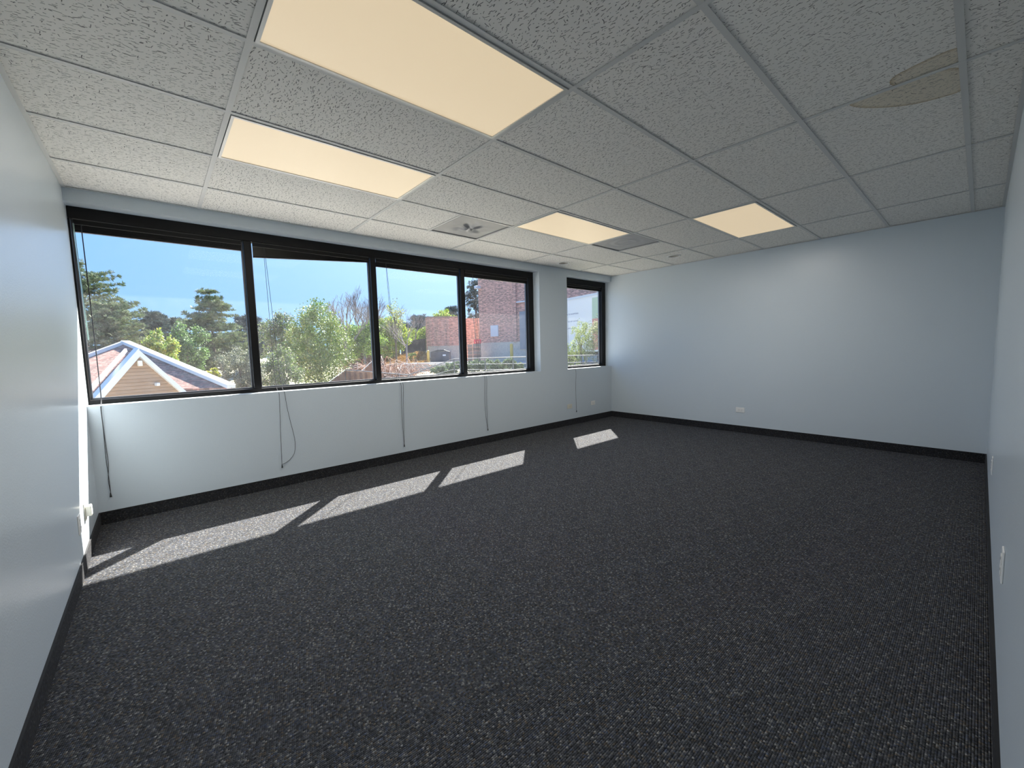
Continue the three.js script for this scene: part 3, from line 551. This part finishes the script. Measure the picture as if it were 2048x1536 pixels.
// ---- white box truck with small dark lettering
{
  const o = thing('box_truck', 'white box truck body with three lines of small dark lettering', 'truck');
  const a = atY(1126, 29.4, 0), b = atY(1212, 25.6, 0), y0 = 0.95, yT = yAt(1134, 598, 29), u = b.clone().sub(a).normalize(), n = V(-u.z, 0, u.x); if (n.dot(EYE.clone().sub(a)) < 0) n.negate(); const L = a.distanceTo(b);
  const white = std({ color: lin(0.84, 0.83, 0.81), roughness: 0.4 }), mid = a.clone().lerp(b, 0.5);
  const place = (g, s, y, k) => g.applyMatrix4(new THREE.Matrix4().makeBasis(u, V(0, 1, 0), n).setPosition(a.clone().addScaledVector(u, s).addScaledVector(n, k).setY(y)));
  mesh('box_body', place(metreUV(new THREE.BoxGeometry(L, yT - y0, 2.4)), L / 2, (y0 + yT) / 2, -1.2), white, o);
  mesh('top_rail', place(new THREE.BoxGeometry(L + 0.05, 0.16, 0.05), L / 2, yT - 0.08, 0.01), trimWhite, o);
  const art = canvasTex(1024, 1024, (ctx, w, h) => {
    ctx.fillStyle = 'rgb(242,240,236)'; ctx.fillRect(0, 0, w, h);
    ctx.fillStyle = 'rgb(196,210,182)'; ctx.fillRect(w * 0.72, 0, w * 0.28, h * 0.4); ctx.fillStyle = 'rgb(206,140,122)'; ctx.fillRect(w * 0.72, h * 0.4, w * 0.28, h * 0.6);
    ctx.fillStyle = 'rgb(112,116,138)'; ctx.font = 'bold 40px sans-serif'; ctx.textAlign = 'right';
    ctx.fillText('& TV SHOPPING', w * 0.40, h * 0.27); ctx.fillText('HO-UP COFFEE', w * 0.40, h * 0.42); ctx.fillText('LINE LEGGO', w * 0.33, h * 0.56);
  });
  const pr = new THREE.PlaneGeometry(L - 0.1, yT - y0 - 0.4); mesh('printed_side', place(pr, L / 2, (y0 + yT) / 2 - 0.08, 0.012), std({ map: art, roughness: 0.4 }), o);
  for (const s of [0.5, L - 0.6]) { mesh('wheel', place(new THREE.CylinderGeometry(0.45, 0.45, 0.3, 20).rotateX(Math.PI / 2), s, 0.57, -0.35), slotMat, o); }
  mesh('chassis', place(new THREE.BoxGeometry(L, 0.25, 1), L / 2, 0.82, -1.2), slotMat, o);
}

// ---------------------------------------------------------------- trees and shrubs
const leafGeo = (() => { const g = new THREE.BufferGeometry(); g.setAttribute('position', new THREE.Float32BufferAttribute([0, 0, 0, 0.32, 0.5, 0.06, 0, 1, 0, -0.32, 0.5, 0.06], 3)); g.setIndex([0, 1, 2, 0, 2, 3]); g.computeVertexNormals(); return g; })();
const needleGeo = (() => { reseed(70); const gs = []; for (let k = 0; k < 12; k++) { const a = k / 12 * 6.28 * 2.4, e = rr(0.25, 1.15), d = V(Math.cos(a) * Math.sin(e), Math.cos(e), Math.sin(a) * Math.sin(e)), s = V(0, 0, 0).crossVectors(d, V(0.3, 0.2, 1)).normalize().multiplyScalar(0.1), L = rr(0.75, 1.05); const g = new THREE.BufferGeometry(); const q = d.clone().multiplyScalar(L), m = d.clone().multiplyScalar(L * 0.45); g.setAttribute('position', new THREE.Float32BufferAttribute([0, 0, 0, m.x + s.x, m.y + s.y, m.z + s.z, q.x, q.y, q.z, 0, 0, 0, q.x, q.y, q.z, m.x - s.x, m.y - s.y, m.z - s.z], 3)); g.computeVertexNormals(); gs.push(g); } return mergeGeometries(gs); })();
const glossLeaf = new THREE.MeshPhysicalMaterial({ color: 0xffffff, roughness: 0.42, transmission: 0.4, thickness: 0, side: THREE.DoubleSide });
const leafMat = new THREE.MeshPhysicalMaterial({ color: 0xffffff, roughness: 0.75, transmission: 0.42, thickness: 0, side: THREE.DoubleSide });
const needleMat = new THREE.MeshPhysicalMaterial({ color: 0xffffff, roughness: 0.8, transmission: 0.15, thickness: 0, side: THREE.DoubleSide });
const bark = std({ color: lin(0.12, 0.09, 0.07), roughness: 0.95 }), barkPale = std({ color: lin(0.24, 0.21, 0.2), roughness: 0.95 }), barkRed = std({ color: lin(0.30, 0.16, 0.1), roughness: 0.95 });
const dummy = new THREE.Object3D(), col = new THREE.Color();
function scatter(name, geo, mat, list, parent) {
  const m = new THREE.InstancedMesh(geo, mat, list.length); m.name = name; m.userData.kind = 'stuff'; m.castShadow = m.receiveShadow = true;
  list.forEach((q, i) => { dummy.position.copy(q.p); dummy.scale.setScalar(q.s); if (q.up) dummy.quaternion.setFromUnitVectors(V(0, 1, 0), q.up); else dummy.rotation.set(rr(-1.4, 1.4), rr(0, 6.28), rr(-1.4, 1.4)); if (q.up) { dummy.rotateY(rr(0, 6.28)); } dummy.updateMatrix(); m.setMatrixAt(i, dummy.matrix); m.setColorAt(i, q.c); });
  parent.add(m); return m;
}
const mixCol = (cs) => { const a = cs[Math.floor(rnd() * cs.length)], v = rr(0.7, 1.25); return lin(a[0] * v, a[1] * v, a[2] * v); };
// broadleaf tree or shrub: pixel box of its crown, depth, leaf size in metres
function broadleaf(name, label, cat, box, d, leaf, count, cols, o = {}) {
  reseed(o.seed || Math.round(box[0] * 7 + box[1])); leaf *= 0.66; count = Math.round(count * 2.3);
  const [x0, y0, x1, y1] = box, c = at((x0 + x1) / 2, (y0 + y1) / 2, d), rx = (x1 - x0) / 2 / FOCAL * d, ry = (y1 - y0) / 2 / FOCAL * d, rz = o.rz || rx * 0.8, gy = groundAt((x0 + x1) / 2, d);
  const t = thing(name, label, cat, [c.x, gy, c.z], o.group), list = [], rH = RIGHT.clone().setY(0).normalize(), fH = FWD.clone().setY(0).normalize();
  const clumps = [], nc = o.clumps || 60;
  for (let k = 0; k < nc; k++) { let p; do { p = V(rr(-1, 1), rr(-1, 1), rr(-1, 1)); } while (p.length() > 1); p.normalize().multiplyScalar(Math.pow(rnd(), 0.38)); if (o.taper && p.y > 0) { const f = 1 - o.taper * p.y; p.x *= f; p.z *= f; } clumps.push(p); }
  const cs = o.clump || 0.2;
  for (let i = 0; i < count; i++) {
    const k = clumps[i % nc], q = V(k.x + gauss() * cs, k.y + gauss() * cs, k.z + gauss() * cs);
    const p = V(0, c.y - gy + q.y * ry, 0).addScaledVector(rH, q.x * rx).addScaledVector(fH, q.z * rz); if (p.y < 0.05) p.y = rr(0.05, 0.4);
    list.push({ p, s: leaf * rr(0.6, 1.25), c: mixCol(cols) });
  }
  scatter('foliage', leafGeo, o.gloss ? glossLeaf : leafMat, list, t);
  const stems = [], hgt = Math.max(0.4, c.y - gy);
  stems.push(rod(V(0, -0.15, 0), V(0, hgt, 0), Math.max(0.03, hgt * 0.02), Math.max(0.02, hgt * 0.01)));
  for (let k = 0; k < 7; k++) { const q = clumps[k]; stems.push(rod(V(0, hgt * rr(0.45, 0.95), 0), V(0, hgt + q.y * ry * 0.8, 0).addScaledVector(rH, q.x * rx * 0.8).addScaledVector(fH, q.z * rz * 0.8), hgt * 0.012 + 0.008, 0.006, 5)); }
  mesh('trunk', stems, o.bark || bark, t); return t;
}
// pine or spruce: whorls of branches carrying needle tufts
function conifer(name, label, pxTop, pyTop, pyBot, halfW, d, tuft, cols, o = {}) {
  reseed(o.seed || Math.round(pxTop * 3 + pyTop));
  tuft *= 0.55; const top = at(pxTop, pyTop, d), bot = yAt(pxTop, pyBot, d), gy = groundAt(pxTop, d), Rm = halfW / FOCAL * d, t = thing(name, label, 'tree', [top.x, gy, top.z], o.group), Hh = top.y - gy, hb = bot - gy, list = [], wood = [];
  wood.push(rod(V(0, -0.2, 0), V(0, Hh * 0.97, 0), Hh * 0.016 + 0.05, 0.03, 8));
  const levels = o.levels || 16;
  for (let l = 0; l < levels; l++) {
    const f = (l + rr(0, 0.6)) / levels, y = Hh - f * (Hh - hb), prof = o.prof ? o.prof(f) : Math.pow(f, 0.75), nb = o.nb || 7;
    for (let b = 0; b < nb; b++) {
      const a = rr(0, 6.28), L = Rm * prof * rr(0.55, 1.12) + 0.15, end = V(Math.cos(a) * L, y + L * (o.lift ?? 0.12) * rr(0.3, 1.6), Math.sin(a) * L), st = V(0, y, 0);
      wood.push(rod(st, end, 0.03, 0.012, 4));
      const nt = Math.max(2, Math.round(L / (tuft * (o.space || 0.62) * 0.9)));
      for (let k = 1; k <= nt; k++) { const g = (k - rr(0, 0.5)) / nt; if (g < (o.bare || 0.15)) continue; for (let m = 0; m < (o.multi || 2) + 1; m++) { const sp = tuft * 0.75; list.push({ p: st.clone().lerp(end, g).add(V(gauss() * sp, gauss() * sp * 0.6, gauss() * sp)), s: tuft * rr(0.7, 1.2), up: V(Math.cos(a) * 0.7 + gauss() * 0.5, rr(0.4, 1.2), Math.sin(a) * 0.7 + gauss() * 0.5).normalize(), c: mixCol(cols) }); } }
    }
  }
  list.push({ p: V(0, Hh - tuft * 0.5, 0), s: tuft, up: V(0, 1, 0), c: mixCol(cols) });
  scatter('foliage', needleGeo, needleMat, list, t); mesh('trunk', wood, bark, t); return t;
}
function branches(gs, p, dir, len, r, lev, o) {
  const q = p.clone().addScaledVector(dir, len); gs.push(rod(p, q, r, r * 0.72, lev > 2 ? 3 : 4)); if (lev >= o.depth) return;
  const n = o.kids || 3;
  for (let k = 0; k < n; k++) { const dd = dir.clone().add(V(gauss() * o.spread, gauss() * o.spread * 0.5 + o.up, gauss() * o.spread)).normalize(); branches(gs, p.clone().addScaledVector(dir, len * rr(0.45, 1)), dd, len * rr(0.6, 0.85), r * 0.62, lev + 1, o); }
}
function bareTree(name, label, pxBase, pxTop, pyTop, d, o = {}) {
  reseed(o.seed || pxBase * 5); const g = stand(pxBase, d), top = at(pxTop, pyTop, d), t = thing(name, label, 'tree', g.toArray(), o.group), gs = [], hgt = top.y - g.y;
  const aim = V(top.x - g.x, hgt, top.z - g.z).normalize(), fork = aim.clone().multiplyScalar(hgt * (o.fork || 0.45));
  gs.push(rod(V(0, -0.2, 0), fork, hgt * 0.018, hgt * 0.012, 6));
  for (let k = 0; k < (o.limbs || 5); k++) branches(gs, fork.clone().multiplyScalar(rr(0.75, 1)), aim.clone().add(V(gauss() * 0.75, gauss() * 0.1, gauss() * 0.75)).normalize(), hgt * 0.21, hgt * 0.0075, 0, { depth: o.depth || 4, spread: 0.62, up: 0.12, kids: 3 });
  mesh('branches', gs, o.mat || barkPale, t); return t;
}
const FAR = 'trees beyond the neighbouring roof';
const pineG = [[0.16, 0.21, 0.09], [0.2, 0.25, 0.12], [0.27, 0.3, 0.17]], darkG = [[0.07, 0.10, 0.085], [0.09, 0.12, 0.10]], blueG = [[0.09, 0.125, 0.135], [0.12, 0.15, 0.15]];
const limeG = [[0.26, 0.42, 0.05], [0.34, 0.46, 0.06], [0.18, 0.32, 0.05]], midG = [[0.18, 0.28, 0.07], [0.24, 0.32, 0.09], [0.14, 0.22, 0.06]], olive = [[0.2, 0.22, 0.14], [0.27, 0.28, 0.19], [0.14, 0.16, 0.1]], yellowG = [[0.42, 0.46, 0.07], [0.34, 0.4, 0.06], [0.48, 0.47, 0.1]];
conifer('pine_tree', 'tall open pine rising beside the neighbouring roof, tallest of the trees', 158, 548, 690, 105, 30, 0.42, pineG, { levels: 17, nb: 8, prof: (f) => 0.42 + 0.6 * f, bare: 0.2, lift: 0.3 });
conifer('pine_tree', 'broad pine low beside the tallest pine', 222, 612, 705, 62, 27, 0.38, pineG, { levels: 12, nb: 9, prof: (f) => 0.35 + 0.7 * f, lift: 0.25 });
conifer('spruce_tree', 'dark blue-green spruce between the pines above the roof', 303, 628, 700, 36, 46, 0.75, darkG, { levels: 12, nb: 10, multi: 3, prof: (f) => 0.35 + 0.75 * f });
conifer('spruce_tree', 'small dark spruce top behind the lime-green tree', 347, 637, 690, 22, 58, 0.7, darkG, { levels: 9, nb: 8, prof: (f) => 0.25 + 0.8 * f });
broadleaf('leafy_tree', 'yellow-lime leafy tree just behind the roof ridge', 'tree', [287, 662, 350, 742], 26, 0.24, 2600, limeG.concat(yellowG), { clumps: 50 });
broadleaf('leafy_tree', 'mid-green leafy tree between the lime-green tree and the large pine', 'tree', [338, 646, 412, 752], 29.5, 0.24, 3600, [[0.15, 0.27, 0.08], [0.11, 0.2, 0.07], [0.2, 0.32, 0.09]], { clumps: 60 });
conifer('pine_tree', 'large pyramid-shaped pine with a ragged pale outline', 418, 586, 745, 84, 35, 0.5, pineG, { levels: 19, nb: 9, multi: 2, prof: (f) => 0.16 + 0.95 * f, lift: 0.1 });
broadleaf('leafy_bush', 'silvery olive bush at the end of the roof', 'bush', [440, 694, 520, 782], 20, 0.13, 4200, olive, { clumps: 80 });
broadleaf('leafy_bush', 'yellow-green bush peeking over the roof edge', 'bush', [408, 738, 440, 762], 21, 0.16, 700, yellowG, { clumps: 24 });
conifer('spruce_tree', 'dark spruce behind the first window mullion', 498, 638, 720, 46, 44, 0.75, blueG, { levels: 11, nb: 9, prof: (f) => 0.3 + 0.75 * f });
broadleaf('leafy_tree', 'rounded mid-green tree at the edge of the second pane', 'tree', [520, 632, 606, 730], 30, 0.2, 5200, midG.concat(olive), { clumps: 90 });
broadleaf('leafy_bush', 'dense green bush low behind the second pane beside the first mullion', 'bush', [516, 700, 600, 790], 22, 0.15, 4200, midG.concat(olive), { clumps: 70 });
broadleaf('leafy_tree', 'large glossy-leaved bright green tree in the middle of the second pane', 'tree', [572, 606, 706, 790], 27, 0.21, 9000, [[0.24, 0.34, 0.06], [0.32, 0.42, 0.08], [0.44, 0.5, 0.16], [0.17, 0.25, 0.05]], { clumps: 230, clump: 0.14, taper: 0.25, gloss: true });
broadleaf('leafy_tree', 'green tree below the bare branches', 'tree', [676, 640, 770, 722], 33, 0.24, 4600, limeG.concat(midG), { clumps: 80 });
bareTree('bare_tree', 'leafless tree with forked branches above the green trees', 700, 676, 580, 31, { limbs: 5, fork: 0.5, seed: 5 });
bareTree('bare_tree', 'dense leafless tree with the tallest fan of twigs', 728, 724, 570, 37, { limbs: 7, fork: 0.46, seed: 9 });
bareTree('bare_tree', 'thin leafless tree just past the second mullion', 764, 766, 588, 43, { limbs: 4, fork: 0.5, seed: 14 });
bareTree('bare_tree', 'low leafless sapling before the dark pines', 812, 812, 612, 33.5, { limbs: 4, fork: 0.4, seed: 17 });
bareTree('bare_tree', 'slender leafless tree beside the low wing', 828, 836, 622, 53, { limbs: 3, fork: 0.5, seed: 21 });
broadleaf('leafy_tree', 'sparse pale tree with scattered leaves past the second mullion', 'tree', [770, 604, 808, 662], 37, 0.2, 420, olive.concat(yellowG), { clumps: 40, clump: 0.26 });
broadleaf('leafy_tree', 'yellow-green tree above the brown fence', 'tree', [738, 640, 818, 712], 41, 0.3, 4600, yellowG.concat(limeG), { clumps: 80 });
broadleaf('leafy_tree', 'yellow-green tree above the dark grey fence', 'tree', [812, 656, 862, 704], 54, 0.3, 2400, yellowG.concat(limeG), { clumps: 50 });
conifer('spruce_tree', 'dark blue spruce left of the low brick wing', 838, 636, 684, 28, 72, 0.95, blueG, { levels: 10, nb: 10, multi: 3, prof: (f) => 0.4 + 0.7 * f });
conifer('spruce_tree', 'blue-green spruce behind the yellow-green fence tree', 806, 652, 690, 26, 62, 0.95, blueG, { levels: 9, nb: 9, prof: (f) => 0.4 + 0.7 * f });
broadleaf('leafy_tree', 'bright green treetop over the roof of the low wing', 'tree', [866, 620, 912, 660], 62, 0.36, 1700, yellowG.concat(limeG), { clumps: 40 });
conifer('spruce_tree', 'dark treetop over the roof of the low wing', 904, 617, 660, 22, 66, 0.9, blueG, { levels: 8, nb: 9, prof: (f) => 0.4 + 0.7 * f });
conifer('pine_tree', 'open pine rising beside the tall brick building', 950, 570, 650, 27, 60, 0.95, darkG.concat(blueG), { levels: 9, nb: 6, prof: (f) => 0.45 + 0.6 * f, bare: 0.25, lift: 0.3, space: 0.8 });
[[430, 500, 'olive tree far behind the silvery bush'], [500, 590, 'dull green tree far behind the second pane trees'], [580, 680, 'grey-green tree far behind the large glossy tree'], [660, 760, 'dull green tree far behind the leafless trees']].forEach(([a, b, l], k) => broadleaf('leafy_tree', l, 'tree', [a - 12, 664 + 4 * (k % 2), b + 12, 742], 56 + 6 * (k % 2), 0.5, 1500, midG.concat(olive), { clumps: 60, rz: 3 }));
{ // heap of dead arching brush
  reseed(81); const p0 = stand(776, 25.9), o = thing('dead_brush', 'tangle of dead reddish-brown brush with arching pale twigs', 'brush', p0.toArray()), gs = [], gp = [], rH = RIGHT.clone().setY(0).normalize(), fH = FWD.clone().setY(0).normalize();
  for (let k = 0; k < 760; k++) {
    const s = V(0, 0, 0).addScaledVector(rH, gauss() * 1.3).addScaledVector(fH, gauss() * 0.7), a = rr(0, 6.28), L = rr(0.8, 2.3), h = rr(0.4, 2.2), out = rH.clone().multiplyScalar(Math.cos(a) * L).addScaledVector(fH, Math.sin(a) * L);
    const pts = [s, s.clone().addScaledVector(out, 0.4).add(V(gauss() * 0.1, h, gauss() * 0.1)), s.clone().addScaledVector(out, 0.8).add(V(gauss() * 0.2, h * rr(0.7, 1.25), gauss() * 0.2)), s.clone().addScaledVector(out, 1.1).add(V(gauss() * 0.3, h * rr(0.3, 1.2), gauss() * 0.3))];
    (rnd() < 0.3 ? gp : gs).push(new THREE.TubeGeometry(new THREE.CatmullRomCurve3(pts), 6, rr(0.008, 0.018), 3, false));
  }
  mesh('twigs', gs, barkRed, o); mesh('pale_twigs', gp, std({ color: lin(0.42, 0.33, 0.28), roughness: 0.9 }), o);
}
broadleaf('leafy_bush', 'small round green bush in the dry grass', 'bush', [815, 705, 833, 722], 42, 0.12, 700, midG, { clumps: 20 });
{ // dry grass tufts on the bank
  reseed(83); const list = []; for (let k = 0; k < 2600; k++) { const px = rr(770, 856), d = rr(38, 46); list.push({ p: stand(px, d).add(V(0, 0.02, 0)), s: rr(0.15, 0.42), up: V(gauss() * 0.35, 1, gauss() * 0.35).normalize(), c: mixCol([[0.42, 0.28, 0.1], [0.5, 0.36, 0.16], [0.36, 0.2, 0.08]]) }); }
  const m = scatter('dry_grass', needleGeo, needleMat, list, scene); m.userData = { label: 'tufts of dry golden grass on the bank below the fence', category: 'grass', kind: 'stuff' };
}
const JG = 'juniper shrubs of the hedge behind the railing';
[[862, 732, 896, 757, 22.6], [884, 724, 920, 750, 23], [908, 719, 946, 748, 23.4], [932, 719, 968, 747, 23.4], [955, 720, 992, 746, 23.4], [980, 719, 1014, 745, 23.4], [1004, 718, 1034, 744, 23.4], [1022, 724, 1048, 746, 23.4]].forEach((b, i) => broadleaf('juniper_shrub', i === 0 ? 'lowest juniper shrub of the hedge, beside the sloping rail' : i === 7 ? 'juniper shrub ending the hedge by the pale yellow bollard' : 'spreading juniper shrub inside the hedge behind the pipe railing', 'shrub', b.slice(0, 4), b[4], 0.1, 1500, [[0.13, 0.19, 0.09], [0.2, 0.25, 0.12], [0.09, 0.13, 0.07]], { clumps: 40, group: JG }));
broadleaf('leafy_tree', 'bright yellow-green young tree in front of the white truck', 'tree', [1140, 640, 1186, 740], 24.3, 0.12, 1500, [[0.34, 0.4, 0.14], [0.28, 0.36, 0.1], [0.42, 0.44, 0.2]], { clumps: 60, clump: 0.14 });
broadleaf('leafy_tree', 'taller loose-leaved young tree at the end of the truck', 'tree', [1172, 632, 1226, 742], 23.6, 0.12, 1500, [[0.3, 0.33, 0.16], [0.4, 0.4, 0.24], [0.2, 0.24, 0.1]], { clumps: 60, clump: 0.16 });
broadleaf('leafy_bush', 'low green bush at the foot of the corner-window trees', 'bush', [1126, 690, 1162, 742], 23.5, 0.11, 900, [[0.28, 0.34, 0.1], [0.2, 0.26, 0.09]], { clumps: 40 });
fin(scene);
renderer.render(scene, camera);
